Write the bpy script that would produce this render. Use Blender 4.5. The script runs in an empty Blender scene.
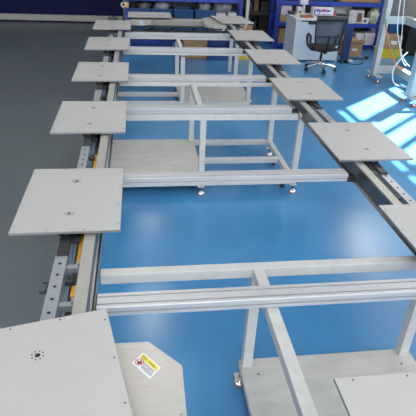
import bpy, math, random
from mathutils import Vector, Matrix
random.seed(7)
S = bpy.context.scene
COL = S.collection
PI = math.pi

# ------------------------------------------------------------------ materials
def mat(name, col, rough=.5, metal=0., spec=.5, noise=0., scale=8., bump=0., stretch=(1, 1, 1), rvar=0., col2=None, alpha=1.):
    m = bpy.data.materials.new(name); m.use_nodes = True
    nt = m.node_tree; b = nt.nodes['Principled BSDF']
    b.inputs['Base Color'].default_value = (*col, 1)
    b.inputs['Roughness'].default_value = rough
    b.inputs['Metallic'].default_value = metal
    b.inputs['Specular IOR Level'].default_value = spec
    b.inputs['Alpha'].default_value = alpha
    tc = nt.nodes.new('ShaderNodeTexCoord'); mp = nt.nodes.new('ShaderNodeMapping')
    mp.inputs['Scale'].default_value = stretch
    nz = nt.nodes.new('ShaderNodeTexNoise'); nz.inputs['Scale'].default_value = scale; nz.inputs['Detail'].default_value = 5
    nt.links.new(tc.outputs['Object'], mp.inputs[0]); nt.links.new(mp.outputs[0], nz.inputs['Vector'])
    rp = nt.nodes.new('ShaderNodeValToRGB')
    c2 = col2 or tuple(min(1, c * (1 + noise)) for c in col); c1 = col if col2 else tuple(c * (1 - noise) for c in col)
    rp.color_ramp.elements[0].position = .3; rp.color_ramp.elements[1].position = .7
    rp.color_ramp.elements[0].color = (*c1, 1); rp.color_ramp.elements[1].color = (*c2, 1)
    nt.links.new(nz.outputs['Fac'], rp.inputs[0]); nt.links.new(rp.outputs[0], b.inputs['Base Color'])
    if rvar:
        mr = nt.nodes.new('ShaderNodeMapRange'); mr.inputs['To Min'].default_value = rough - rvar; mr.inputs['To Max'].default_value = rough + rvar
        nt.links.new(nz.outputs['Fac'], mr.inputs['Value']); nt.links.new(mr.outputs[0], b.inputs['Roughness'])
    if bump:
        bp = nt.nodes.new('ShaderNodeBump'); bp.inputs['Strength'].default_value = bump; bp.inputs['Distance'].default_value = .01
        nt.links.new(nz.outputs['Fac'], bp.inputs['Height']); nt.links.new(bp.outputs[0], b.inputs['Normal'])
    return m

M = dict(
    blue_floor=mat('blue_epoxy', (.060, .240, .475), .20, noise=.10, scale=1.3, rvar=.05),
    grey_floor=mat('grey_epoxy', (.108, .124, .134), .34, noise=.10, scale=1.1, rvar=.05),
    plate=mat('satin_plate', (.436, .420, .406), .42, noise=.02, scale=6, spec=.4),
    plate_edge=mat('plate_rim', (.27, .27, .27), .35, metal=.5, noise=.03),
    dark=mat('dark_hole', (.012, .012, .012), .6),
    frame=mat('white_painted_steel', (.50, .495, .475), .42, noise=.06, scale=14),
    sheet=mat('pale_sheet', (.49, .475, .445), .42, noise=.10, scale=5, stretch=(1, 3, 1)),
    alu=mat('extruded_aluminium', (.50, .50, .51), .42, metal=.35, noise=.04, scale=20, stretch=(.2, 3, 3)),
    slot=mat('slot_shadow', (.10, .10, .105), .5, metal=.4),
    rail=mat('ground_steel_rail', (.36, .375, .395), .34, metal=.4, noise=.05, scale=20),
    cover=mat('brushed_cover', (.40, .385, .35), .38, metal=.35, noise=.10, scale=30, stretch=(1, 6, 1)),
    steel=mat('shiny_steel', (.15, .16, .17), .30, metal=.8, noise=.06, scale=6),
    lip=mat('galvanised_lip', (.27, .25, .22), .4, metal=.25, noise=.08, scale=20),
    black=mat('black_plastic', (.015, .015, .017), .42, noise=.1),
    gear=mat('dark_cast_metal', (.055, .06, .065), .4, metal=.5, noise=.2),
    bluetube=mat('grey_blue_hose', (.17, .22, .29), .35, noise=.1),
    yellow=mat('yellow_strip', (.72, .36, .02), .45, noise=.08),
    corner=mat('corner_sheet', (.46, .432, .40), .36, metal=.25, noise=.05, scale=12, stretch=(1, 5, 1)),
    sticker=mat('sticker_white', (.72, .72, .74), .4), sticker_y=mat('sticker_yellow', (.72, .60, .03), .4),
    sticker_r=mat('sticker_red', (.55, .03, .03), .4), sticker_b=mat('sticker_pale_blue', (.48, .60, .78), .4),
    chrome=mat('chrome', (.75, .75, .76), .12, metal=1.), pad=mat('brown_rubber', (.22, .06, .03), .6), orangepad=mat('orange_rubber', (.45, .12, .03), .5),
    navy=mat('navy_panel', (.004, .006, .046), .6, spec=.15, noise=.25, scale=3, stretch=(4, 1, .3)),
    beige=mat('beige_strip', (.36, .345, .31), .5, noise=.06),
    wall=mat('wall_paint', (.52, .50, .47), .7, noise=.05), ceil=mat('ceiling_paint', (.6, .6, .6), .8, noise=.03),
    rack=mat('blue_rack_paint', (.009, .042, .32), .38, noise=.08), rackdeck=mat('rack_deck', (.05, .07, .16), .5, noise=.1),
    bin=mat('blue_bin', (.004, .050, .165), .4, noise=.1), darkbin=mat('navy_bin', (.006, .035, .17), .4, noise=.1), bluepanel=mat('blue_panel', (.005, .016, .085), .35, noise=.1),
    card=mat('cardboard', (.33, .20, .105), .75, noise=.12, scale=10), white=mat('white_card', (.62, .60, .60), .6, noise=.06, scale=10),
    carton=mat('printed_carton', (.52, .50, .54), .6, noise=.14, scale=22), blueprint=mat('blue_print', (.02, .06, .38), .5), redprint=mat('red_print', (.5, .04, .06), .5),
    brownprint=mat('brown_print', (.17, .08, .05), .5, noise=.3, scale=20), pinkprint=mat('pale_pink_print', (.6, .42, .48), .5),
    bag=mat('grey_plastic_bag', (.20, .21, .24), .35, noise=.45, scale=9, bump=.6), greenbag=mat('greenish_plastic_bag', (.38, .42, .34), .3, noise=.4, scale=12, bump=.6),
    darkbag=mat('dark_plastic_bag', (.035, .037, .042), .35, noise=.7, scale=9, bump=.6),
    desk=mat('desk_laminate', (.56, .58, .62), .4, noise=.03), modesty=mat('reflection_tinted_panel', (.50, .60, .66), .35, noise=.04),  # modesty panel: the light blue it reflects is put into its colour
    mesh=mat('chair_mesh', (.022, .026, .032), .6, noise=.1, alpha=.86), fabric=mat('black_fabric', (.014, .014, .016), .8, noise=.2, scale=40),
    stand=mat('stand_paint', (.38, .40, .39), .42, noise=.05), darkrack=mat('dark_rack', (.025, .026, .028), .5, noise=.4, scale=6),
    cloth=mat('black_cover', (.012, .013, .016), .6, noise=.5, scale=4, bump=.5),
    hose=mat('white_hose', (.68, .70, .72), .35), orange=mat('orange_hose', (.62, .13, .04), .4), green=mat('green_hose', (.03, .27, .10), .4),
    yellowtub=mat('yellow_tub', (.62, .46, .02), .45, noise=.08), bowl=mat('red_brown_wood', (.30, .09, .035), .5, noise=.1),
)

# ------------------------------------------------------------------ mesh builder
class MB:
    def __init__(s): s.v = []; s.f = []; s.m = []; s.sm = []
    def add(s, vs, fs, m=0, smooth=False):
        o = len(s.v); s.v += [tuple(v) for v in vs]
        for f in fs: s.f.append([o + i for i in f]); s.m.append(m); s.sm.append(smooth)
        return s
    def box(s, x0, x1, y0, y1, z0, z1, m=0):
        vs = [(x, y, z) for z in (z0, z1) for y in (y0, y1) for x in (x0, x1)]
        return s.add(vs, [(0, 2, 3, 1), (4, 5, 7, 6), (0, 1, 5, 4), (2, 6, 7, 3), (0, 4, 6, 2), (1, 3, 7, 5)], m)
    def cyl(s, p0, p1, r0, r1=None, n=14, m=0, smooth=True):
        p0, p1 = Vector(p0), Vector(p1); r1 = r0 if r1 is None else r1
        d = (p1 - p0).normalized(); a = d.orthogonal().normalized(); b = d.cross(a)
        vs = [p + (a * math.cos(2 * PI * i / n) + b * math.sin(2 * PI * i / n)) * r for p, r in ((p0, r0), (p1, r1)) for i in range(n)]
        s.add(vs, [(i, (i + 1) % n, n + (i + 1) % n, n + i) for i in range(n)], m, smooth)
        s.add(vs[:n], [tuple(reversed(range(n)))], m); s.add(vs[n:], [tuple(range(n))], m)
        return s
    def lathe(s, c, prof, n=16, m=0):       # prof: (r, z) pairs bottom to top round a vertical axis at c
        c = Vector(c); k = len(prof)
        vs = [c + Vector((r * math.cos(2 * PI * i / n), r * math.sin(2 * PI * i / n), z)) for r, z in prof for i in range(n)]
        fs = [(j * n + i, j * n + (i + 1) % n, (j + 1) * n + (i + 1) % n, (j + 1) * n + i) for j in range(k - 1) for i in range(n)]
        s.add(vs, fs, m, True)
        s.add(vs[:n], [tuple(reversed(range(n)))], m); s.add(vs[-n:], [tuple(range(n))], m)
        return s
    def prism_z(s, poly, z0, z1, m=0):
        n = len(poly); vs = [(x, y, z0) for x, y in poly] + [(x, y, z1) for x, y in poly]
        return s.add(vs, [tuple(reversed(range(n))), tuple(range(n, 2 * n))] + [(i, (i + 1) % n, n + (i + 1) % n, n + i) for i in range(n)], m)
    def prism_x(s, poly, x0, x1, m=0):      # poly in (y, z)
        n = len(poly); vs = [(x0, y, z) for y, z in poly] + [(x1, y, z) for y, z in poly]
        return s.add(vs, [tuple(reversed(range(n))), tuple(range(n, 2 * n))] + [(i, (i + 1) % n, n + (i + 1) % n, n + i) for i in range(n)], m)
    def bar(s, p0, p1, w, h, m=0, up=(0, 0, 1)):   # box-section bar along p0-p1
        p0, p1 = Vector(p0), Vector(p1); d = (p1 - p0).normalized()
        a = d.cross(Vector(up)).normalized() * w / 2; b = a.cross(d).normalized() * h / 2
        vs = [p + x * a + y * b for p in (p0, p1) for x, y in ((-1, -1), (1, -1), (1, 1), (-1, 1))]
        return s.add(vs, [(3, 2, 1, 0), (4, 5, 6, 7), (0, 1, 5, 4), (1, 2, 6, 5), (2, 3, 7, 6), (3, 0, 4, 7)], m)
    def tube(s, pts, r, n=8, m=0, sub=6, closed=False):
        P = [Vector(p) for p in pts]
        if sub > 1:
            Q = []; k = len(P)
            rng = range(k) if closed else range(k - 1)
            for i in rng:
                a, b = P[i], P[(i + 1) % k]
                p = P[(i - 1) % k] if closed or i > 0 else a; q = P[(i + 2) % k] if closed or i < k - 2 else b
                for j in range(sub):
                    t = j / sub
                    Q.append(.5 * ((2 * a) + (b - p) * t + (2 * p - 5 * a + 4 * b - q) * t * t + (3 * a - p - 3 * b + q) * t ** 3))
            if not closed: Q.append(P[-1])
            P = Q
        vs = []; k = len(P); u = None
        for i, p in enumerate(P):
            d = ((P[(i + 1) % k] if closed or i < k - 1 else p) - (P[i - 1] if closed or i > 0 else p)).normalized()
            u = d.orthogonal().normalized() if u is None else (u - d * u.dot(d)).normalized()
            w = d.cross(u)
            vs += [p + (u * math.cos(2 * PI * j / n) + w * math.sin(2 * PI * j / n)) * r for j in range(n)]
        fs = [(i * n + j, i * n + (j + 1) % n, ((i + 1) % k) * n + (j + 1) % n, ((i + 1) % k) * n + j) for i in range(k if closed else k - 1) for j in range(n)]
        s.add(vs, fs, m, True)
        if not closed: s.add(vs[:n], [tuple(reversed(range(n)))], m); s.add(vs[-n:], [tuple(range(n))], m)
        return s
    def blob(s, c, rx, ry, rz, m=0, n=14, k=9, lump=.12):   # lumpy bag, flattened underneath
        vs = []; c = Vector(c)
        for i in range(k + 1):
            t = -PI / 2 + PI * i / k
            for j in range(n):
                a = 2 * PI * j / n; q = 1 + lump * math.sin(3 * a + 5 * t) + lump * random.uniform(-1, 1)
                z = max(-.75, math.sin(t) * q)
                cc = max(.02, math.cos(t)) ** .6
                vs.append(c + Vector((rx * cc * math.cos(a) * q, ry * cc * math.sin(a) * q, rz * z)))
        fs = [(i * n + j, i * n + (j + 1) % n, (i + 1) * n + (j + 1) % n, (i + 1) * n + j) for i in range(k) for j in range(n)]
        s.add(vs, fs, m, True); s.add(vs[:n], [tuple(reversed(range(n)))], m); s.add(vs[-n:], [tuple(range(n))], m)
        return s
    def build(s, name, mats, parent=None, bevel=0., loc=None):
        me = bpy.data.meshes.new(name); me.from_pydata(s.v, [], s.f)
        for k in (mats if isinstance(mats, (list, tuple)) else [mats]): me.materials.append(M[k])
        for p, i, q in zip(me.polygons, s.m, s.sm): p.material_index = i; p.use_smooth = q
        me.update(); o = bpy.data.objects.new(name, me); COL.objects.link(o)
        if parent: o.parent = parent
        if loc: o.location = loc
        if bevel:
            b = o.modifiers.new('bevel', 'BEVEL'); b.width = bevel; b.segments = 2; b.limit_method = 'ANGLE'; b.angle_limit = math.radians(40)
        return o

def tag(o, label, cat, group=None):
    o['label'] = label; o['category'] = cat
    if group: o['group'] = group
    return o
def thing(name, label, cat, loc=(0, 0, 0), rz=0., group=None):
    o = bpy.data.objects.new(name, None); COL.objects.link(o); o.empty_display_size = .1
    o.location = loc; o.rotation_euler = (0, 0, rz)
    return tag(o, label, cat, group)
def copy_tree(o, parent=None):
    c = o.copy(); COL.objects.link(c)
    if parent: c.parent = parent
    for ch in list(o.children): copy_tree(ch, c)
    return c
def struct(o): o['kind'] = 'structure'; return o

# ------------------------------------------------------------------ the hall
b = MB()
b.box(-.5, 7.0, -3, 15.4, -.1, 0, 0).box(-8, -.5, -3, 15.4, -.1, 0, 1)
struct(b.build('floor', ['blue_floor', 'grey_floor']))
struct(MB().box(-8, 7.2, 15.4, 15.55, 0, 9.0).build('wall_back', 'wall'))
struct(MB().box(-8.15, -8, -3, 15.55, 0, 9.0).build('wall_left', 'wall'))
struct(MB().box(-8.15, 7.2, -3, 15.55, 9.0, 9.1).build('ceiling', 'ceil'))
# navy partition across the far left with its pale kick strip
b = MB().box(-8, -.42, 14.72, 14.80, 0, 3.0)
for k in range(9): b.box(-7.9 + k * .95, -7.88 + k * .95, 14.70, 14.72, .26, 3.0)
struct(b.build('wall_partition', 'navy'))
struct(MB().box(-8, -.44, 14.66, 14.72, .045, .20).build('baseboard_partition', 'beige', bevel=.006))
# right wall with three rows of window openings
# x of the right wall, then openings: a low band added near the camera for ambient daylight, tall high windows further on
WX = 6.6
high = [(6.05, 6.43), (6.59, 6.95), (7.12, 7.50), (7.57, 7.92), (8.05, 8.42), (8.57, 8.95), (9.08, 9.46), (9.66, 10.27)]
low = [(-2.5, -1.2), (-1.0, .3), (.5, 1.8), (2.0, 3.3), (3.5, 4.9), (5.1, 6.5), (6.7, 8.1)]
def pierced(b, openings, z0, z1, bands):     # a wall strip z0-z1 with the same openings in each height band
    y = -3.0
    for a, c in openings + [(15.55, 15.55)]:
        b.box(WX, WX + .03, y, a, z0, z1); y = c
    for a, c in openings:
        z = z0
        for q0, q1 in bands + [(z1, z1)]:
            if q0 > z: b.box(WX, WX + .03, a, c, z, q0)
            z = q1
b = MB(); pierced(b, low, 0, 3.2, [(.9, 2.9)]); pierced(b, high, 3.2, 9.0, [(3.6, 7.30), (7.58, 8.05)])
struct(b.build('wall_right', 'wall'))

# ------------------------------------------------------------------ carrier plates of the loop
PW, PD = .593, .800
def make_plate(label):
    t = thing('carrier_plate', label, 'plate', group='carrier plates round the conveyor loop')
    b = MB().box(-PW / 2, PW / 2, -PD / 2, PD / 2, -.015, -.0012, 1)
    b.box(-PW / 2 + .0012, PW / 2 - .0012, -PD / 2 + .0012, PD / 2 - .0012, -.0012, 0, 0)
    for k in range(4):
        y = -PD / 2 + .07 + k * (PD - .14) / 3
        for sx in (-1, 1): b.cyl((sx * (PW / 2 - .016), y, -.001), (sx * (PW / 2 - .016), y, .0007), .0042, n=8, m=2)
    for k in (1, 2):
        x = -PW / 2 + k * PW / 3
        for sy in (-1, 1): b.cyl((x, sy * (PD / 2 - .016), -.001), (x, sy * (PD / 2 - .016), .0007), .0042, n=8, m=2)
    b.build('panel', ['plate', 'plate_edge', 'gear'], t)
    for sy in (-1, 1):
        b = MB(); y = sy * .2065
        b.cyl((0, y, -.001), (0, y, .0006), .0105, n=16)
        for k in range(8):
            a = 2 * PI * (k + .5) / 8
            b.cyl((.0225 * math.cos(a), y + .0225 * math.sin(a), -.001), (.0225 * math.cos(a), y + .0225 * math.sin(a), .0006), .0036, n=8, m=1)
        b.build('bolt_circle', ['dark', 'gear'], t)
    b = MB().box(-.075, .075, -.36, .36, -.030, -.015).box(-.055, .055, -.33, -.20, -.0535, -.030).box(-.055, .055, .20, .33, -.0535, -.030)
    b.box(-.031, .031, -.55, -.33, -.0548, -.040)
    b.box(-.048, -.030, -.35, .35, -.060, -.030).box(.030, .048, -.35, .35, -.060, -.030)
    b.build('carriage', 'black', t, bevel=.003)
    for sy in (-1, 1):
        MB().cyl((0, sy * .345, -.060), (0, sy * .345, -.034), .026).build('guide_roller', 'steel', t)
    return t
P0 = make_plate('')
XL, XR = -.428, 1.757
plates = [  # x, y, turn, label
    (-.381, 1.226, math.radians(12), 'pale grey carrier plate at the bottom left, turned askew on the bend'),
    (XL, 2.717, 0, 'nearest straight carrier plate on the left rail, just beyond the askew one'),
    (XL, 4.193, 0, 'second straight carrier plate on the left rail counting from the camera'),
    (XL, 5.704, 0, 'third straight carrier plate on the left rail counting from the camera'),
    (XL, 7.212, 0, 'second carrier plate from the far end of the left rail'),
    (XL, 8.667, 0, 'last carrier plate at the far end of the left rail by the navy partition'),
    (.205, 9.80, PI / 2, 'small-looking carrier plate on the far end rail in front of the blue bins'),
    (1.705, 9.46, math.radians(8), 'slightly turned carrier plate at the far end of the right rail'),
    (XR, 7.992, 0, 'second carrier plate from the far end of the right rail'),
    (XR, 6.545, 0, 'third carrier plate from the far end of the right rail, below the white desk'),
    (XR, 5.069, 0, 'fourth carrier plate from the far end of the right rail, below the office chair'),
    (XR, 3.594, 0, 'carrier plate on the right rail covering the near edge of the sun patches'),
    (XR, 2.110, 0, 'carrier plate cut off by the right edge of the picture'),
    (1.101, .920, PI / 2, 'carrier plate at the bottom right corner above the nearest frame shelf'),
]
for i, (x, y, rz, lab) in enumerate(plates):
    t = P0 if i == 0 else copy_tree(P0)
    t.location = (x, y, 1.0); t.rotation_euler = (0, 0, rz); t['label'] = lab

# ------------------------------------------------------------------ the two long rails (left one, and its mirror image)
def bx(b, mir, u0, u1, y0, y1, z0, z1, m=0):
    if mir: u0, u1 = -u1, -u0
    return b.box(u0, u1, y0, y1, z0, z1, m)
BEAMS = [1.804, 3.12, 4.62, 5.76, 7.25, 8.36]          # cross beam centre lines
TUBES = [2.095, 4.53, 5.69, 7.21, 8.33]               # frame cross tubes
def make_rail(mir, label):
    x = XR if mir else XL
    t = thing('conveyor_rail', label, 'rail', (x, 0, 0), 0, 'long rails of the conveyor loop')
    Y0, Y1 = 1.15, 9.16
    bx(MB(), mir, -.044, .158, Y0, Y1, .880, .893).build('base_plate', 'gear', t, bevel=.002)
    b = MB(); ro = .005; bx(b, mir, -.031 - ro, .031 - ro, Y0, Y1, .893, .945)
    y = Y0 + .03; s = -1 if mir else 1
    while y < Y1:
        b.cyl((-s * ro, y, .9445), (-s * ro, y, .9458), .0088, n=10, m=1); y += .092
    b.build('guide_rail', ['rail', 'dark'], t)
    for u, r in ((.026, .007), (.039, .006), (.051, .006)):
        MB().tube([(s * u, Y0, .902), (s * u, Y1, .902)], r, sub=1).build('air_hose', 'bluetube', t)
    for q0, q1 in ((1.885, 1.965), (2.10, 2.62), (3.22, 3.56)): bx(MB(), mir, .066, .094, q0, q1, .893, .906).build('drive_belt', 'yellow', t)
    b = MB(); bx(b, mir, .100, .160, Y0, Y1, .957, .970); b.build('cover_strip', 'cover', t, bevel=.002)
    b = MB(); bx(b, mir, .1565, .1605, Y0, Y1, .845, .957); b.build('inner_wall', 'steel', t)
    b = MB(); bx(b, mir, .1605, .182, Y0, Y1, .841, .845)
    b.build('lip', 'lip' if mir else 'gear', t)
    if not mir:
        b = MB(); bx(b, mir, .1605, .170, Y0, Y1, .874, .880); b.build('edge_rib', 'alu', t)
        b = MB(); bx(b, mir, .176, .182, Y0, Y1, .845, .856); b.build('edge_rib', 'lip', t)
    for y in BEAMS + TUBES[:]:
        b = MB(); bx(b, mir, .026, .100, y - .016, y + .016, .893, .930); bx(b, mir, .085, .156, y - .016, y + .016, .930, .957)
        b.build('cross_bracket', 'rail', t, bevel=.002)
    k = 0; y = 1.62
    while y < Y1 - .2:
        if min(abs(y - q) for q in BEAMS + TUBES) > .07:
            b = MB(); bx(b, mir, .036, .072, y - .03, y + .03, .908, .936)
            b.cyl((s * .054, y, .936), (s * .054, y, .942), .008, n=8)
            b.build('belt_clamp', 'gear', t, bevel=.002)
        y += .37
    if not mir:
        b = MB().box(-.090, -.044, 1.945, 1.957, .880, .886).box(-.084, -.044, 2.02, 2.03, .880, .886).box(-.066, -.050, 1.955, 2.02, .876, .890)
        b.build('sensor_bracket', 'gear', t)
    return t
make_rail(False, 'long left conveyor rail with bolted guide rail and yellow belt')
make_rail(True, 'long right conveyor rail with dark shiny inner wall')
# end rails
t = thing('end_rail', 'grey and beige end rail joining both long rails before the blue bins', 'rail', (.664, 9.47, 0))
MB().box(-.80, .66, -.02, .0, .868, .952).build('inner_wall', 'lip', t)
MB().box(-.80, .66, .0, .22, .935, .955).build('cover_strip', 'corner', t, bevel=.003)
MB().box(-.80, .66, .0, .50, .868, .880).build('base_plate', 'gear', t)
MB().box(-.80, .66, .305, .357, .880, .9345).build('guide_rail', 'rail', t)
MB().box(-1.12, 1.12, .1, .16, .81, .868).build('support_bar', 'gear', t)
for x in (-1.09, 1.09): MB().box(x - .03, x + .03, .1, .16, 0, .81).build('leg', 'frame', t)
t = thing('end_rail', 'near end rail under the carrier plate at the bottom right corner', 'rail', (.664, .92, 0))
MB().box(-.75, 1.10, -.20, .10, .870, .885).build('base_plate', 'gear', t)
MB().box(-.75, 1.10, -.026, .026, .885, .9195).build('guide_rail', 'rail', t)
MB().box(-.75, .80, .08, .10, .885, .94).build('inner_wall', 'rail', t)
for x in (-.62, .62): MB().box(x - .03, x + .03, -.12, -.06, 0, .870).build('leg', 'frame', t)
# corner covers
t = thing('corner_cover', 'chamfered metal corner cover with warning sticker beside the askew plate', 'cover', (0, 1.2, .935))
poly = [(-.26, -.34), (.1285, -.34), (.133, .185), (.004, .325), (-.225, .33)]
b = MB().prism_z(poly, -.003, 0)
b.build('top_sheet', 'corner', t)
MB().bar((.1300, -.34, -.018), (.1345, .184, -.018), .003, .036).bar((.1345, .186, -.018), (.0055, .3265, -.018), .003, .036).bar((.0045, .3265, -.018), (-.225, .3315, -.018), .003, .036).build('folded_flange', 'corner', t)
MB().lathe((.118, -.045, 0), [(.0095, 0), (.0095, .002), (.005, .002), (.005, .006)], n=16).build('bolt', 'rail', t)
MB().box(-.22, -.16, -.30, .25, -.042, -.003).box(-.235, .0, -.33, -.27, -.042, -.003).build('bracket', 'gear', t)
# sticker: a small flat panel on the sheet, u along the yellow band, v across it
O = Vector((-.064, .218)); U = Vector((.069, -.088)); V = Vector((.046, .051))   # left corner; to bottom corner; to top corner
def sq(b, u0, u1, v0, v1, z, m):
    ps = [O + U * u + V * v for u, v in ((u0, v0), (u1, v0), (u1, v1), (u0, v1))]
    b.add([(p.x, p.y, zz) for zz in (0, z) for p in ps], [(3, 2, 1, 0), (4, 5, 6, 7), (0, 1, 5, 4), (1, 2, 6, 5), (2, 3, 7, 6), (3, 0, 4, 7)], m)
b = MB(); sq(b, 0, 1, 0, 1, .0006, 0); sq(b, .06, .95, .64, .93, .0009, 1)
uu = .12
for w in (.05, .05, .05): sq(b, uu, uu + w * .35, .71, .87, .0012, 3); sq(b, uu, uu + w, .82, .86, .0012, 3); sq(b, uu, uu + w, .73, .76, .0012, 3); uu += w + .035
uu = .47
for k in range(7): sq(b, uu, uu + .028, .73, .83, .0012, 3); uu += .052
for r, v in enumerate((.49, .39, .31, .23, .15)):
    uu = .40 if r else .36
    while uu < .92: w = random.choice((.03, .05, .04)); sq(b, uu, uu + w, v, v + (.06 if r == 0 else .035), .0012, 3); uu += w + .018
c = O + U * .20 + V * .36; n = 20; R = .0185
ring = [(c.x + q * math.cos(2 * PI * i / n), c.y + q * math.sin(2 * PI * i / n), .0013) for q in (R, R * .78) for i in range(n)]
b.add(ring, [(i, (i + 1) % n, n + (i + 1) % n, n + i) for i in range(n)], 2)
b.add([(c.x + dx * R, c.y + dy * R, .0012) for dx, dy in ((-.5, -.45), (.1, -.6), (.55, -.2), (.5, .35), (.2, .5), (.05, .1), (-.3, .3), (-.55, .0))], [tuple(range(8))], 3)
b.bar((c.x - R * .62, c.y + R * .62, .0012), (c.x + R * .62, c.y - R * .62, .0012), R * .2, .0006, 2)
b.build('warning_sticker', ['sticker', 'sticker_y', 'sticker_r', 'dark'], t)
t = thing('corner_cover', 'beige corner cover with pale blue sticker at the far left corner', 'cover', (.1, 9.2, .957))
MB().prism_z([(-.34, .2), (-.34, -.33), (-.02, -.33), (.12, -.18), (.12, .2)], 0, .003).build('top_sheet', 'corner', t)
MB().box(-.085, -.02, -.27, .16, .003, .0042).build('sticker', 'sticker_b', t)
MB().box(-.42, -.24, -.3, -.06, -.064, 0).build('bracket', 'gear', t)
t = thing('corner_cover', 'raised beige corner cover at the far right corner beside the turned plate', 'cover', (1.33, 9.3, .92))
MB().prism_z([(-.16, .40), (-.17, -.24), (-.02, -.36), (.20, -.36), (.20, .36), (.0, .55)], 0, .05).build('top_sheet', 'corner', t, bevel=.004)
MB().box(-.10, .14, -.3, .3, -.04, 0).build('bracket', 'gear', t)
t = thing('drive_motor', 'dark chain drive motor behind the last plate on the left rail', 'motor', (-.46, 9.45, 0))
MB().box(-.09, .09, -.06, .10, .80, .98).build('gearbox', 'gear', t, bevel=.01)
MB().cyl((.0, .10, .90), (.0, .32, .90), .065).build('motor_body', 'gear', t)
MB().box(-.03, .03, -.03, .03, 0, .80).build('leg', 'frame', t)

# ------------------------------------------------------------------ slotted cross beams
def make_beam(label):
    t = thing('cross_beam', label, 'beam', group='slotted cross beams between the rails')
    h = .054; w = .050; g = .0045; d = .010
    top = []
    for c in (.026, -.026): top += [(c + g, h), (c + g, h - d), (c - g, h - d), (c - g, h)]
    poly = [(-w, 0), (-w, .018), (-w + d, .018), (-w + d, .027), (-w, .027), (-w, h - .003), (-w + .003, h)][::-1]
    poly = [(w, 0), (w, h)] + top + poly
    MB().prism_x(poly[::-1], -.894, .833).build('extrusion', 'alu', t)
    for s in (-1, 1):
        e = -.894 if s < 0 else .833
        MB().box(e - .003, e + .003, -.0505, .0505, -.0005, .0545).build('end_cap', 'gear', t)
    MB().box(.836, .908, -.03, .045, -.02, .018).build('end_bracket', 'black', t, bevel=.003)
    return t
B0 = make_beam('slotted aluminium cross beam nearest the camera')
words = ['', 'second', 'third', 'fourth', 'fifth', 'sixth and farthest']
for i, y in enumerate(BEAMS):
    t = B0 if i == 0 else copy_tree(B0)
    t.location = (.664, y, .885)
    if i: t['label'] = words[i] + ' slotted aluminium cross beam counting from the camera'

# ------------------------------------------------------------------ welded floor frames
def caster(t, x, y, z=.10):
    r = MB().box(x - .04, x + .04, y - .035, y + .035, z - .008, z).build('caster', 'gear', t)
    MB().box(x - .022, x - .016, y - .022, y + .022, .03, z - .008).box(x + .016, x + .022, y - .022, y + .022, .03, z - .008).build('fork', 'black', r)
    rw = min(.034, z * .42); MB().cyl((x - .014, y, rw), (x + .014, y, rw), rw).build('wheel', 'black', r)
def foot(t, x, y, z=.10):
    r = MB().lathe((x, y, 0), [(.040, .010), (.041, .016), (.036, .030), (.018, .040), (.012, .046)], n=18).build('levelling_foot', 'chrome', t)
    MB().lathe((x, y, 0), [(.036, 0), (.042, .004), (.042, .012)], n=18).build('rubber_pad', 'orangepad', r)
    MB().cyl((x, y, .046), (x, y, z), .009, n=10).build('threaded_rod', 'gear', r)
    MB().box(x - .035, x + .035, y - .03, y + .03, z - .006, z).build('mount_plate', 'frame', r)
def floor_frame(label, y0, y1, xs, sheet, bottoms, tops, mid, thick=True, zb=.10, rear=.06):
    t = thing('floor_frame', label, 'frame', (.664, (y0 + y1) / 2, 0), 0, 'white welded floor frames'); ox, oy = .664, (y0 + y1) / 2
    k = .06; zt = .880; ys = (y0 - oy, y1 - k - oy)
    def part(n, x0, x1, ya, yb, z0, z1, m='frame'): return MB().box(x0 - ox, x1 - ox, ya, yb, z0, z1).build(n, m, t, bevel=.004)
    for y in ys:
        part('top_tube', tops[0], tops[1], y, y + k, zt - (rear if y > 0 else k if thick else .03), zt)
        for x in xs: part('leg', x, x + k, y, y + k, zb, zt if x < 0 or x > 1 else zt - k)
    for x in xs: part('side_tube', x, x + k, ys[0] + k, ys[1], zt - k, zt)
    for x in xs: part('bottom_side_tube', x, x + k, ys[0] + k, ys[1], zb, zb + .06)
    for y in (ys[0], mid - oy, ys[1]):
        for a, c in bottoms: part('bottom_tube', a, c, y, y + k, zb, zb + .06)
    x0, x1 = sheet
    zs = zb + .06
    b = MB(); b.box(x0 - ox, x1 - ox, ys[0] - .004, ys[1] + k + .004, zs - .001, zs + .004).box(x0 - ox, x1 - ox, ys[1] + k + .002, ys[1] + k + .005, zs - .04, zs + .004).box(x0 - ox - .002, x0 - ox + .001, ys[0], ys[1] + k, zs - .04, zs + .004)
    for x in (x0 + .1, x1 - .1):
        for y in (ys[0] + .12, ys[1] - .06): b.cyl((x - ox, y, zs + .004), (x - ox, y, zs + .0055), .007, n=8, m=1)
    b.build('shelf_sheet', ['sheet', 'gear'], t)
    for x in xs:
        foot(t, x + .03 - ox, ys[0] + (.0 if zb > .08 else .03), zb); foot(t, x + (.01 if zb > .08 else -.012) - ox, ys[1] - .09 if zb > .08 else ys[1] - .01, zb)
    for x in xs:
        caster(t, x - .05 - ox, ys[0] + .12, zb); caster(t, x - .01 - ox, ys[1] - .38, zb)
    return t
floor_frame('nearest white welded floor frame with pale sheet shelf at the bottom right', .90, 2.13, (.577, 1.60), (.565, 1.69), [(.637, 1.60)], (-.234, 1.562), 1.5, zb=.06)
floor_frame('middle white welded floor frame, its sheet shelf on the left side', 4.55, 5.69, (-.43, .575, 1.575), (-.43, .635), [(-.37, .575), (.635, 1.575)], (-.234, 1.562), 5.09, True, .10, .035)
floor_frame('farthest white welded floor frame, its sheet shelf on the right side', 7.18, 8.37, (-.43, .590, 1.60), (.60, 1.70), [(-.37, .590), (.65, 1.60)], (-.234, 1.562), 7.64, False, .10, .035)

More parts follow.
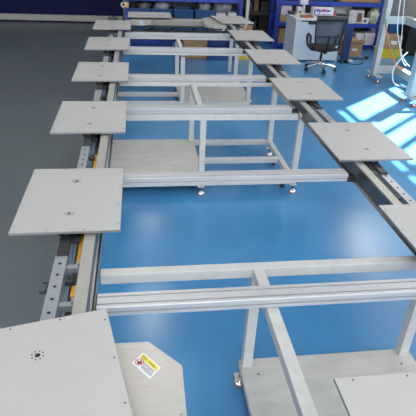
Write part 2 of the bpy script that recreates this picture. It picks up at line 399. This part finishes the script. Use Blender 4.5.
# ------------------------------------------------------------------ far racks and what stands on them
def make_rack(label, x0, x1, y0, y1, levels, h, m='rack', deck='rackdeck', group='blue storage racks', low=None):
    t = thing('storage_rack', label, 'rack', ((x0 + x1) / 2, (y0 + y1) / 2, 0), 0, group); a, c = (x1 - x0) / 2, (y1 - y0) / 2
    for sx in (-1, 1):
        for sy in (-1, 1):
            X, Y = sx * (a - .04), sy * (c - .03)
            b = MB().box(X - .04, X + .04, Y - .004, Y + .004, 0, h)
            for q in (-.04, .034): b.box(X + q, X + q + .006, Y - .03, Y + .03, 0, h)
            b.build('upright', m, t)
        b = MB(); z = .15
        while z < h - .4: b.bar((sx * (a - .04), -c + .03, z), (sx * (a - .04), c - .03, z + .35), .02, .02); z += .38
        b.build('side_brace', m, t)
    if low: MB().box(-a + .06, a - .06, c - .012, c - .004, .0, h).build('shade_backing', 'darkrack', t)  # added dark sheet, stands for the gloom behind the shelves
    for z in levels:
        for sy in (-1, 1):
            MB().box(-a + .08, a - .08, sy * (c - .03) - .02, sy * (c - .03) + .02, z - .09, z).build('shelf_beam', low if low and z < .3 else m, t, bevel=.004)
        MB().box(-a + .08, a - .08, -c + .05, c - .05, z - .02, z).build('shelf_deck', deck, t)
    return t
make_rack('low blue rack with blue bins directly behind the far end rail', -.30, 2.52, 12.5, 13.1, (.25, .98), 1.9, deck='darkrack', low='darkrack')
make_rack('blue rack behind the office chair with cartons on its shelves', 3.16, 5.78, 11.78, 12.4, (.12, .60, 1.07), 1.95, deck='darkrack', low='rack')
make_rack('dark metal rack standing between the two blue racks', 2.74, 3.62, 13.2, 13.7, (.2, .62, 1.0), 1.9, 'darkrack', 'darkrack', None, low='darkrack')

def tub(name, label, cat, x, y, z, w, d, h, m, group=None, rim=None, wall=.012):
    t = thing(name, label, cat, (x, y, z), 0, group); a, c = w / 2, d / 2; q = .9
    def ring(s, zz): return [(-a * s, -c * s, zz), (a * s, -c * s, zz), (a * s, c * s, zz), (-a * s, c * s, zz)]
    b = MB(); r = [ring(q, 0), ring(1, h)]; i = [ring(1 - 2 * wall / w, h), ring(q - 2 * wall / w, wall)]
    vs = r[0] + r[1] + i[0] + i[1]; fs = [(3, 2, 1, 0), (12, 13, 14, 15)]
    for k in range(3):
        for j in range(4): fs.append((k * 4 + j, k * 4 + (j + 1) % 4, (k + 1) * 4 + (j + 1) % 4, (k + 1) * 4 + j))
    b.add(vs, fs); b.build('body', m, t)
    e = MB(); e.box(-a - .008, a + .008, -c - .008, -c + .006, h - .03, h).box(-a - .008, a + .008, c - .006, c + .008, h - .03, h)
    e.box(-a - .008, -a + .006, -c, c, h - .03, h).box(a - .006, a + .008, -c, c, h - .03, h)
    e.build('rim', rim or m, t)
    MB().box(-w * .16, w * .16, -c - .014, -c - .004, h * .62, h * .78).build('label_holder', rim or m, t)
    return t
for x, lab in ((.05, 'leftmost blue bin on the low shelf behind the far end rail'), (.57, 'second blue bin from the left behind the far end rail'),
               (1.085, 'third blue bin from the left behind the far end rail'), (1.60, 'rightmost blue bin behind the far end rail')):
    tub('storage_bin', lab, 'bin', x, 12.78, .25, .48, .46, .47, 'bin', 'blue bins on the low shelf')
def bag(name, label, x, y, z, rx, ry, rz, m, group=None):
    return tag(MB().blob((0, 0, 0), rx, ry, rz).build(name, m, loc=(x, y, z + rz * .75)), label, 'bag', group)
bag('plastic_bag', 'dark plastic bag bulging out of the leftmost blue bin', .12, 12.75, .60, .2, .18, .17, 'darkbag')
bag('plastic_bag', 'dark grey plastic bag in the second blue bin from the left', .55, 12.75, .60, .19, .18, .16, 'bag')
bag('plastic_bag', 'small grey plastic bag on top of the rightmost blue bin', 1.60, 12.75, .62, .16, .17, .15, 'bag')
bag('plastic_bag', 'large crumpled grey plastic bag on top of the white cartons behind the turned plate', 2.06, 12.8, .62, .25, .18, .16, 'bag')
def carton(name, label, x, y, z, w, d, h, m, cat='box', group=None, rz=0, mark=None, flaps=False):
    t = thing(name, label, cat, (x, y, z), rz, group); a, c = w / 2, d / 2
    if flaps:
        k = .008
        b = MB().box(-a, a, -c, c, 0, k).box(-a, a, -c, -c + k, k, h).box(-a, a, c - k, c, k, h).box(-a, -a + k, -c + k, c - k, k, h).box(a - k, a, -c + k, c - k, k, h)
        b.build('body', m, t)
        MB().bar((0, -c, h), (0, -c - h * .22, h + h * .12), w * .98, k).build('flap', m, t)
        MB().bar((0, c, h), (0, c + h * .16, h + h * .24), w * .98, k).build('flap', m, t)
        MB().bar((-a, 0, h), (-a - h * .2, 0, h + h * .2), d * .96, k).build('flap', m, t)
        MB().bar((a, 0, h), (a + h * .22, 0, h + h * .14), d * .96, k).build('flap', m, t)
    else:
        MB().box(-a, a, -c, c, 0, h).build('body', m, t, bevel=min(.006, h * .1))
    if mark:
        mk, u0, u1, v0, v1 = mark
        MB().box(-a + w * u0, -a + w * u1, -c - .0015, -c + .001, h * v0, h * v1).build('printed_label', mk, t)
    return t
carton('white_carton', 'white carton with a small red mark behind the turned plate', 1.99, 12.66, .25, .23, .3, .40, 'white', mark=('redprint', .35, .62, .62, .85))
carton('white_carton', 'plain white carton beside the blue upright behind the turned plate', 2.27, 12.66, .25, .20, .3, .42, 'white', mark=('carton', .2, .8, .3, .6))
for x, y, r, m_, lab in ((.0, 12.5, .19, 'darkbag', 'leftmost dark filler heap on the floor under the blue bins'), (.45, 12.48, .22, 'darkbag', 'second dark filler heap from the left under the blue bins'),
                     (.95, 12.5, .23, 'darkbag', 'third dark filler heap from the left under the blue bins'), (1.43, 12.48, .21, 'darkbag', 'fourth dark filler heap from the left under the blue bins'),
                     (1.88, 12.5, .2, 'darkbag', 'rightmost dark filler heap on the floor under the blue bins')):
    bag('dark_filler', lab, x, y, 0, r * 1.25, .17, .125, m_, 'dark filler heaps under the blue bins')  # dark heaps added to fill the shaded void under the bins
t = thing('white_post', 'slim white post beside the right upright of the low blue rack', 'post', (2.60, 12.35, 0))
MB().box(-.035, .035, -.03, .03, .012, 1.9).build('shaft', 'frame', t, bevel=.003); MB().box(-.07, .07, -.07, .07, 0, .012).build('base_plate', 'frame', t)
# tape roll and warning tag hung on the low rack's left upright
t = thing('tape_roll', 'white and yellow tape roll hanging by the left upright of the low rack', 'tape', (-.34, 12.455, .80))
n = 18
MB().tube([(.05 * math.cos(2 * PI * i / n), 0, .05 * math.sin(2 * PI * i / n)) for i in range(n)], .020, sub=1, closed=True).build('white_roll', 'white', t)
MB().prism_x([(-.012, -.06), (.012, -.06), (.012, .06), (-.012, .06)], .055, .115).build('yellow_tag', 'yellow', t)
MB().box(-.01, .09, .034, .046, .045, .06).box(-.01, .01, -.02, .034, .045, .06).build('hook', 'gear', t)
# dark rack content
for x, z, w_, h_, m_, lab in ((2.83, .2, .16, .26, 'darkbin', 'dark box on the lowest shelf of the dark rack'), (3.0, .2, .12, .18, 'gear', 'grey metal part on the lowest shelf of the dark rack'),
                              (2.84, .62, .15, .22, 'gear', 'grey metal part on the middle shelf of the dark rack'), (3.02, .62, .12, .28, 'brownprint', 'brown box on the middle shelf of the dark rack'),
                              (3.25, .62, .2, .24, 'gear', 'wide grey metal part on the right of the dark rack'), (3.25, .2, .24, .3, 'black', 'black box on the right of the lowest shelf of the dark rack')):
    carton('parts_box', lab, x, 13.42, z, w_, .3, h_, m_)
for x, lab in ((2.37, 'left brown paper sack standing behind the turned plate'), (2.555, 'right brown paper sack standing behind the turned plate')):
    t = thing('paper_sack', lab, 'sack', (x, 11.75, 0), 0, 'brown paper sacks')
    MB().blob((0, 0, .21), .085, .14, .28, lump=.03).build('sack_body', 'card', t)
    MB().box(-.07, .07, -.015, .015, .44, .53).build('folded_top', 'card', t, bevel=.006)
# on the floor beyond the farthest frame
tub('storage_bin', 'long navy bin on the floor beyond the farthest frame, on the left', 'bin', .28, 11.65, 0, .98, .5, .27, 'darkbin', rim='rack')
carton('brown_carton', 'wide brown carton on the floor seen through the farthest frame', 1.17, 10.8, 0, .50, .4, .47, 'card', mark=('brownprint', .1, .9, .03, .06))
t = thing('blue_bin', 'blue bin with slanted open front beside the wide brown carton', 'bin', (1.71, 10.72, 0))
b = MB(); k = .012
for s in (-1, 1):
    x = s * .275
    b.add([(x + q, y, z) for q in (-k / 2, k / 2) for y, z in ((-.22, 0), (.22, 0), (.22, .42), (-.05, .40), (-.22, .24))], [(4, 3, 2, 1, 0), (5, 6, 7, 8, 9)] + [(i, (i + 1) % 5, 5 + (i + 1) % 5, 5 + i) for i in range(5)])
b.box(-.27, .27, -.22, .22, 0, k).box(-.27, .27, -.22, -.208, k, .24).box(-.27, .27, .208, .22, k, .42)
b.build('body', 'darkbin', t); MB().box(-.27, .27, -.235, -.205, .22, .25).build('front_rim', 'rack', t)
bag('white_bag', 'small crumpled white bag between the brown carton and the blue bin', 1.44, 11.2, 0, .07, .09, .20, 'white')
tub('yellow_tub', 'yellow tub on the floor behind the right legs of the farthest frame', 'tub', 2.25, 10.75, 0, .36, .3, .16, 'yellowtub')

# ------------------------------------------------------------------ right rack contents
carton('brown_carton', 'brown carton on the left end of the right rack, under a white labelled box', 3.42, 11.98, .60, .26, .3, .16, 'card')
carton('white_carton', 'white box with a pale pink label on the left end of the right rack', 3.42, 11.98, .76, .25, .3, .20, 'carton', mark=('pinkprint', .2, .85, .25, .75))
carton('brown_carton', 'tall brown carton on the bottom shelf beside the white desk', 3.39, 11.98, .12, .17, .3, .33, 'card')
carton('black_case', 'black case on the middle shelf above the brown tray', 3.85, 12.1, .60, .55, .3, .40, 'cloth', 'case')
carton('black_case', 'black case on the middle shelf behind the printed white box', 4.35, 12.1, .60, .40, .3, .40, 'cloth', 'case')
carton('white_carton', 'long white carton at the back of the middle rack shelf', 4.85, 12.2, .60, .50, .2, .42, 'white')
carton('black_case', 'low dark tool case in front of the long white carton', 4.76, 11.98, .60, .28, .2, .19, 'gear', 'case')
carton('white_carton', 'upright white carton in the middle of the right rack', 5.05, 11.93, .60, .17, .22, .30, 'carton', mark=('blueprint', .2, .5, .55, .62))
carton('printed_box', 'white box with a dark brown print beside the upright white carton', 5.26, 11.98, .60, .19, .2, .29, 'white', mark=('brownprint', .12, .75, .1, .8))
carton('black_case', 'flat black monitor box at the back of the middle rack shelf', 5.42, 12.25, .60, .56, .1, .36, 'black', 'case')
carton('white_device', 'small white device on the front edge of the middle rack shelf', 5.40, 11.90, .60, .16, .12, .13, 'white', 'device', mark=('gear', .2, .6, .3, .7))
bag('plastic_bag', 'pale greenish plastic bag on the right end of the middle rack shelf', 5.61, 11.93, .60, .15, .17, .19, 'greenbag')
carton('flat_carton', 'long flat brown carton on the top shelf of the right rack', 5.2, 12.1, 1.07, 1.0, .4, .20, 'card')
carton('blue_crate', 'blue crate on the top rack shelf above the white desk', 4.1, 12.1, 1.07, .9, .4, .26, 'bin', 'crate')
carton('white_carton', 'left white carton on the bottom shelf of the right rack', 5.30, 11.92, .12, .21, .3, .26, 'carton', mark=('gear', .3, .7, .3, .4))
carton('white_carton', 'right white carton on the bottom shelf of the right rack', 5.555, 11.92, .12, .25, .3, .27, 'carton', mark=('pinkprint', .3, .8, .4, .7))
bag('plastic_bag', 'dark plastic bag on the bottom shelf beside the left white carton', 5.02, 12.05, .12, .16, .15, .17, 'bag')
carton('open_carton', 'open brown carton on the floor in front of the right rack', 4.90, 11.20, 0, .36, .30, .29, 'card', mark=('white', .35, .7, .45, .62), flaps=True)
carton('brown_carton', 'narrow brown carton behind the blue panel beside the open carton', 4.68, 11.40, 0, .14, .26, .40, 'card')
tub('yellow_tub', 'yellow tub on the floor under a brown carton beside the grey stand', 'tub', 5.74, 11.10, 0, .54, .36, .21, 'yellowtub')
carton('brown_carton', 'brown carton standing on the yellow tub beside the grey stand', 5.73, 11.10, .21, .46, .34, .28, 'card', mark=('white', .4, .75, .35, .65))
t = thing('blue_bin', 'tall blue bin behind the brown carton by the grey stand', 'bin', (5.98, 11.60, 0))
MB().prism_z([(-.14, -.15), (.14, -.15), (.16, .15), (-.16, .15)], 0, .78).build('body', 'bin', t, bevel=.02); MB().box(-.17, .17, -.17, .17, .78, .83).build('lid', 'bin', t, bevel=.015)
t = thing('covered_machine', 'machine under a black cover behind the grey stand at the right edge', 'machine', (6.52, 11.5, 0))
MB().box(-.30, .40, -.3, .3, 0, .74).build('cover_sheet', 'cloth', t, bevel=.04); MB().box(-.25, .35, -.25, .25, .74, .80).build('machine_top', 'gear', t, bevel=.02)

# ------------------------------------------------------------------ desk with its clutter
t = thing('desk', 'white desk with front panel tinted by blue reflection behind the office chair', 'desk', (3.80, 10.9, 0))
MB().box(-.55, .55, -.40, .40, .845, .885).build('worktop', 'desk', t, bevel=.006)
MB().box(-.52, -.49, -.38, .38, 0, .845).build('side_panel', 'desk', t); MB().box(.46, .49, -.38, .38, 0, .845).build('side_panel', 'desk', t)
MB().box(-.41, .46, -.365, -.345, .03, .82).build('front_panel', 'modesty', t); MB().box(-.49, -.41, -.38, -.30, 0, .845).build('corner_leg', 'desk', t)
MB().box(-.25, .30, -.40, -.1, .775, .838).build('drawer', 'black', [q for q in bpy.data.objects if q.name == 'desk'][0], bevel=.004)
t = thing('wooden_tray', 'reddish brown tray on the desk in front of the white machine', 'tray', (3.54, 10.70, .885))
b = MB().box(-.13, .13, -.07, .07, 0, .012)
for s in (-1, 1): b.box(-.13, .13, s * .066 - .004, s * .066 + .004, .012, .035)
for s in (-1, 1): b.box(s * .126 - .004, s * .126 + .004, -.062, .062, .012, .035)
b.build('tray_body', 'bowl', t)
t = thing('printed_box', 'white box with blue and red print on the desk above the chair', 'box', (3.98, 11.0, .885))
MB().box(-.23, .23, -.09, .09, 0, .165).build('box_body', 'white', t, bevel=.004)
b = MB(); x = -.15
for k in range(7):
    w_ = (.05, .022, .04, .05, .03, .045, .03)[k]; b.box(x, x + w_, -.0915, -.089, .085, .125, 0 if k not in (2, 4) else 1); x += w_ + .006
b.box(-.03, .06, -.0915, -.089, .128, .145, 1).box(-.19, .18, -.0915, -.089, .03, .04, 0).box(-.21, -.19, -.0915, -.089, .03, .14, 0)
b.build('box_print', ['blueprint', 'redprint'], t)
tag(MB().tube([(.055 * math.cos(a * .5) * (1 + .1 * math.sin(a)), .01 * math.sin(a * 1.3), .085 + .07 * math.sin(a * .5)) for a in range(0, 38)], .006, n=6, sub=2).build('wire_coil', 'rack', loc=(3.80, 10.80, .885)), 'blue wire coil standing in front of the printed white box', 'wire')
t = thing('desk_machine', 'white and grey bench machine on the left of the desk', 'machine', (3.50, 10.98, .885))
MB().box(-.13, .10, -.1, .1, 0, .05).build('machine_base', 'frame', t, bevel=.006); MB().box(-.10, .0, -.08, .08, .05, .17).build('motor_housing', 'carton', t, bevel=.012)
MB().cyl((.05, 0, .05), (.05, 0, .30), .028).build('column', 'frame', t); MB().box(-.05, .12, -.06, .06, .22, .32).build('machine_head', 'carton', t, bevel=.012)
MB().cyl((-.05, -.05, .08), (-.05, -.11, .08), .02).build('knob', 'black', t)
tub('parts_tray', 'small grey parts tray on the left corner of the desk', 'tray', 3.32, 11.1, .885, .12, .16, .06, 'gear')
t = thing('red_cap', 'small red jar with dark lid on the right of the desk', 'jar', (4.27, 11.05, .885))
MB().lathe((0, 0, 0), [(.03, 0), (.034, .01), (.034, .07), (.028, .075)], n=14).build('jar_body', 'redprint', t); MB().cyl((0, 0, .075), (0, 0, .10), .03).build('jar_lid', 'black', t)
t = thing('standing_screen', 'narrow dark blue upright panel at the right end of the desk', 'panel', (4.44, 10.46, 0))
MB().box(-.085, .085, -.015, .015, .05, .74).build('board', 'bluepanel', t, bevel=.004); MB().box(.085, .095, -.016, .016, .05, .74).build('edge_strip', 'rack', t)
for s in (-1, 1): MB().box(s * .07 - .015, s * .07 + .015, -.10, .10, 0, .05).build('panel_foot', 'gear', t)

# ------------------------------------------------------------------ office chair
t = thing('office_chair', 'black mesh office chair with chrome star base in front of the white desk', 'chair', (3.66, 9.80, 0), math.radians(-3))
for k in range(5):
    a = math.radians(200 + 72 * k); ca, sa = math.cos(a), math.sin(a)
    b = MB().tube([(.04 * ca, .04 * sa, .135), (.16 * ca, .16 * sa, .12), (.31 * ca, .31 * sa, .085)], .026, n=10)
    r = b.build('base_arm', 'chrome', t)
    w_ = MB()
    for s in (-1, 1): w_.cyl((.32 * ca - s * .008 * sa, .32 * sa + s * .008 * ca, .032), (.32 * ca - s * .028 * sa, .32 * sa + s * .028 * ca, .032), .032)
    w_.box(.32 * ca - .012, .32 * ca + .012, .32 * sa - .012, .32 * sa + .012, .04, .085)
    w_.build('caster', 'black', r)
MB().lathe((0, 0, 0), [(.05, .105), (.055, .15), (.03, .165), (.03, .30), (.022, .30), (.022, .40)], n=16).build('gas_column', 'chrome', t)
MB().box(-.11, .11, -.13, .13, .385, .415).build('tilt_plate', 'gear', t, bevel=.008)
# seat pan: rounded cushion
b = MB(); n = 28
def sup(a, rx, ry, p=.55): return (rx * math.copysign(abs(math.cos(a)) ** p, math.cos(a)), ry * math.copysign(abs(math.sin(a)) ** p, math.sin(a)))
vs = []
for q, z in ((.86, .415), (.98, .43), (1, .455), (.97, .485), (.86, .498), (.4, .490)): vs += [(*sup(2 * PI * i / n, .25 * q, .25 * q), z) for i in range(n)]
b.add(vs, [(j * n + i, j * n + (i + 1) % n, (j + 1) * n + (i + 1) % n, (j + 1) * n + i) for j in range(5) for i in range(n)] + [tuple(range(n - 1, -1, -1)), tuple(range(5 * n, 6 * n))], 0, True)
b.build('seat', 'fabric', t)
# back: curved frame with see-through mesh (chair faces +y, so the back stands at -y)
def bk(u, v): # u -1..1, v 0..1
    hw = .225 + .055 * math.sin(PI * min(1, v * .75)); return Vector((u * hw, -.245 - .07 * v + .05 * (1 - u * u) * -1 + .03 * math.sin(PI * v) * -1, .56 + .50 * v))
nu, nv = 8, 10
for_mesh = MB(); vs = [bk(-1 + 2 * i / nu, j / nv) for j in range(nv + 1) for i in range(nu + 1)]
vs2 = [v + Vector((0, .006, 0)) for v in vs]; w0 = nu + 1
fs = [(j * w0 + i, j * w0 + i + 1, (j + 1) * w0 + i + 1, (j + 1) * w0 + i) for j in range(nv) for i in range(nu)]
for_mesh.add(vs, fs, 0, True); for_mesh.build('back_mesh', 'mesh', t)
edge = [bk(-1, v / 8) for v in range(9)] + [bk(-1 + 2 * u / 6, 1) for u in range(1, 7)] + [bk(1, 1 - v / 8) for v in range(1, 9)] + [bk(1 - 2 * u / 6, 0) for u in range(1, 6)]
MB().tube(edge, .017, n=8, sub=2, closed=True).build('back_frame', 'black', t)
b = MB().tube([bk(-1, .97) + Vector((-.02, 0, .0)), bk(-.5, 1), bk(0, 1.0), bk(.5, 1), bk(1, .97) + Vector((.02, 0, 0))], .050, n=10); b.build('top_rail', 'black', t)
MB().tube([(0, -.05, .395), (0, -.26, .40), (0, -.335, .52), tuple(bk(0, .35) + Vector((0, -.012, 0)))], .024, n=8).build('back_support', 'black', t)
MB().tube([bk(-1, .32), bk(-.5, .30) + Vector((0, .02, 0)), bk(0, .29) + Vector((0, .03, 0)), bk(.5, .30) + Vector((0, .02, 0)), bk(1, .32)], .018, n=8).build('lumbar_bar', 'black', t)
for s in (-1, 1):
    MB().tube([(s * .20, -.10, .42), (s * .285, -.13, .46), (s * .30, -.13, .60), (s * .30, -.09, .68), (s * .30, .08, .69), (s * .295, .15, .62), (s * .28, .10, .48), (s * .20, .06, .42)], .024, n=8).build('armrest', 'black', t)

# ------------------------------------------------------------------ grey machine stand at the right
t = thing('machine_stand', 'grey welded machine stand on brown levelling feet at the right edge', 'stand', (4.58, 8.36, 0))
for y, fy in ((.72, (.50, .93)), (-.74, (-.91, -.56))):
    MB().box(-.115, -.02, y - .075, y + .075, .13, 2.1).build('leg', 'stand', t, bevel=.006)
    MB().box(-.12, .0, fy[0] - .04, fy[1] + .04, .115, .13).build('base_plate', 'stand', t, bevel=.002)
    for q in fy:
        r = MB().cyl((-.06, q, .02), (-.06, q, .14), .012, n=10).lathe((-.06, q, 0), [(.022, .018), (.022, .035), (.012, .05)], n=14).build('levelling_foot', 'chrome', t)
        MB().lathe((-.06, q, 0), [(.052, 0), (.055, .005), (.05, .018), (.02, .022)], n=18).build('rubber_pad', 'pad', r)
    for z in (.14, 1.05): MB().box(-.02, .44, y - .05, y + .05, z, z + .13).build('side_arm', 'stand', t, bevel=.005)
for z in (.14, 1.05): MB().box(.32, .44, -.69, .67, z, z + .13).build('long_rail', 'stand', t, bevel=.005)
HX = .0
def hose(label, pts, m, r=.012): tag(MB().tube([(x - .15, y, z) for x, y, z in pts], r, n=8, sub=8).build('air_hose', m), label, 'hose', 'hoses hanging on the stand')
hose('thin white hose hanging nearest the left leg of the stand', [(4.66, 8.7, 2.1), (4.68, 8.7, 1.5), (4.74, 8.7, 1.05), (4.84, 8.7, .78), (4.97, 8.72, .50), (5.10, 8.75, .36)], 'hose', .009)
hose('second white hose hanging inside the stand, right of the first', [(4.72, 8.66, 2.1), (4.74, 8.66, 1.5), (4.82, 8.66, 1.0), (4.88, 8.66, .66), (5.03, 8.66, .45), (5.16, 8.72, .36)], 'hose', .007)
hose('orange hose dropping inside the grey stand', [(4.62, 8.9, 1.10), (4.55, 8.74, 1.03), (4.62, 8.7, .82), (4.74, 8.7, .58), (4.90, 8.7, .38), (5.10, 8.74, .30)], 'orange')
hose('green hose dropping inside the grey stand beside the orange one', [(4.60, 8.94, 1.15), (4.54, 8.80, 1.10), (4.60, 8.74, .92), (4.76, 8.74, .66), (4.88, 8.74, .53), (5.10, 8.78, .44)], 'green')
hose('white hose looping down to the floor inside the stand', [(5.05, 8.7, .62), (4.93, 8.68, .50), (4.82, 8.66, .30), (4.86, 8.60, .08), (5.02, 8.56, .018), (5.25, 8.52, .016)], 'hose', .010)
# cable on the floor
t = thing('power_cable', 'black cable looped on the blue floor with a white plug', 'cable', (4.7, 10.6, 0))
MB().tube([(-.10, -.05, .008), (.02, .24, .008), (.15, .28, .008), (.28, .12, .008), (.16, -.20, .008), (-.06, -.32, .008), (-.25, -.16, .008), (-.20, -.02, .008), (.05, .10, .014), (.30, .22, .010), (.42, .24, .012)], .008, n=8, sub=8).build('cord', 'black', t)
MB().box(-.15, -.02, -.09, -.03, 0, .045).build('white_plug', 'white', t, bevel=.008)
MB().lathe((.44, .245, 0), [(.045, 0), (.05, .01), (.05, .05), (.03, .07)], n=14).build('black_plug', 'black', t)

# ------------------------------------------------------------------ camera and light
cam = bpy.data.cameras.new('camera'); co = bpy.data.objects.new('camera', cam); COL.objects.link(co); S.camera = co
f, pit, yaw, rol = 489.536, .521291, .150583, .048258
cp, sp, cy, sy = math.cos(pit), math.sin(pit), math.cos(yaw), math.sin(yaw)
fw = Vector((sy * cp, cy * cp, -sp)); rt = Vector((cy, -sy, 0)); up = rt.cross(fw)
rt, up = math.cos(rol) * rt + math.sin(rol) * up, -math.sin(rol) * rt + math.cos(rol) * up
mw = Matrix((rt, up, -fw)).transposed().to_4x4(); mw.translation = Vector((0, 0, 2.47)); co.matrix_world = mw
cam.sensor_width = 36; cam.lens = f / 416 * 36; cam.clip_end = 100; cam.clip_start = .05

sun = bpy.data.lights.new('sun', 'SUN'); so = bpy.data.objects.new('sun', sun); COL.objects.link(so)
sun.energy = 74.0; sun.angle = math.radians(.7); sun.color = (1, .90, .80)
so.rotation_euler = Vector((-.45, -.396, -1)).to_track_quat('-Z', 'Y').to_euler(); so.location = (12, 16, 9)
for x, y, p in ((-2.6, 3.5, 30), (-2.6, 9, 12), (.05, 5.3, 58), (.1, 8.3, 56), (.15, 12.2, 28), (5.4, 4.6, 95), (6.05, 10.6, 135), (3.8, 11.0, 24), (.6, -.8, 110)):  # right-hand pair are fill, placed to brighten the floor on that side
    l = bpy.data.lights.new('ceiling_lamp', 'AREA'); o = bpy.data.objects.new('ceiling_lamp', l); COL.objects.link(o)
    l.shape = 'RECTANGLE'; l.size = .5 if p < 100 else .8; l.size_y = 1.5 if p < 100 else 1.8; l.energy = p; l.color = (1, .94, .86); l.energy *= .62; o.location = (x, y, 5.0)
w = bpy.data.worlds.new('sky'); S.world = w; w.use_nodes = True
bg = w.node_tree.nodes['Background']; bg.inputs[0].default_value = (.90, .95, 1, 1); bg.inputs[1].default_value = 4.2

S.view_settings.view_transform = 'Standard'; S.view_settings.look = 'None'; S.view_settings.gamma = 1; S.view_settings.exposure = -.50
S.view_settings.use_curve_mapping = False
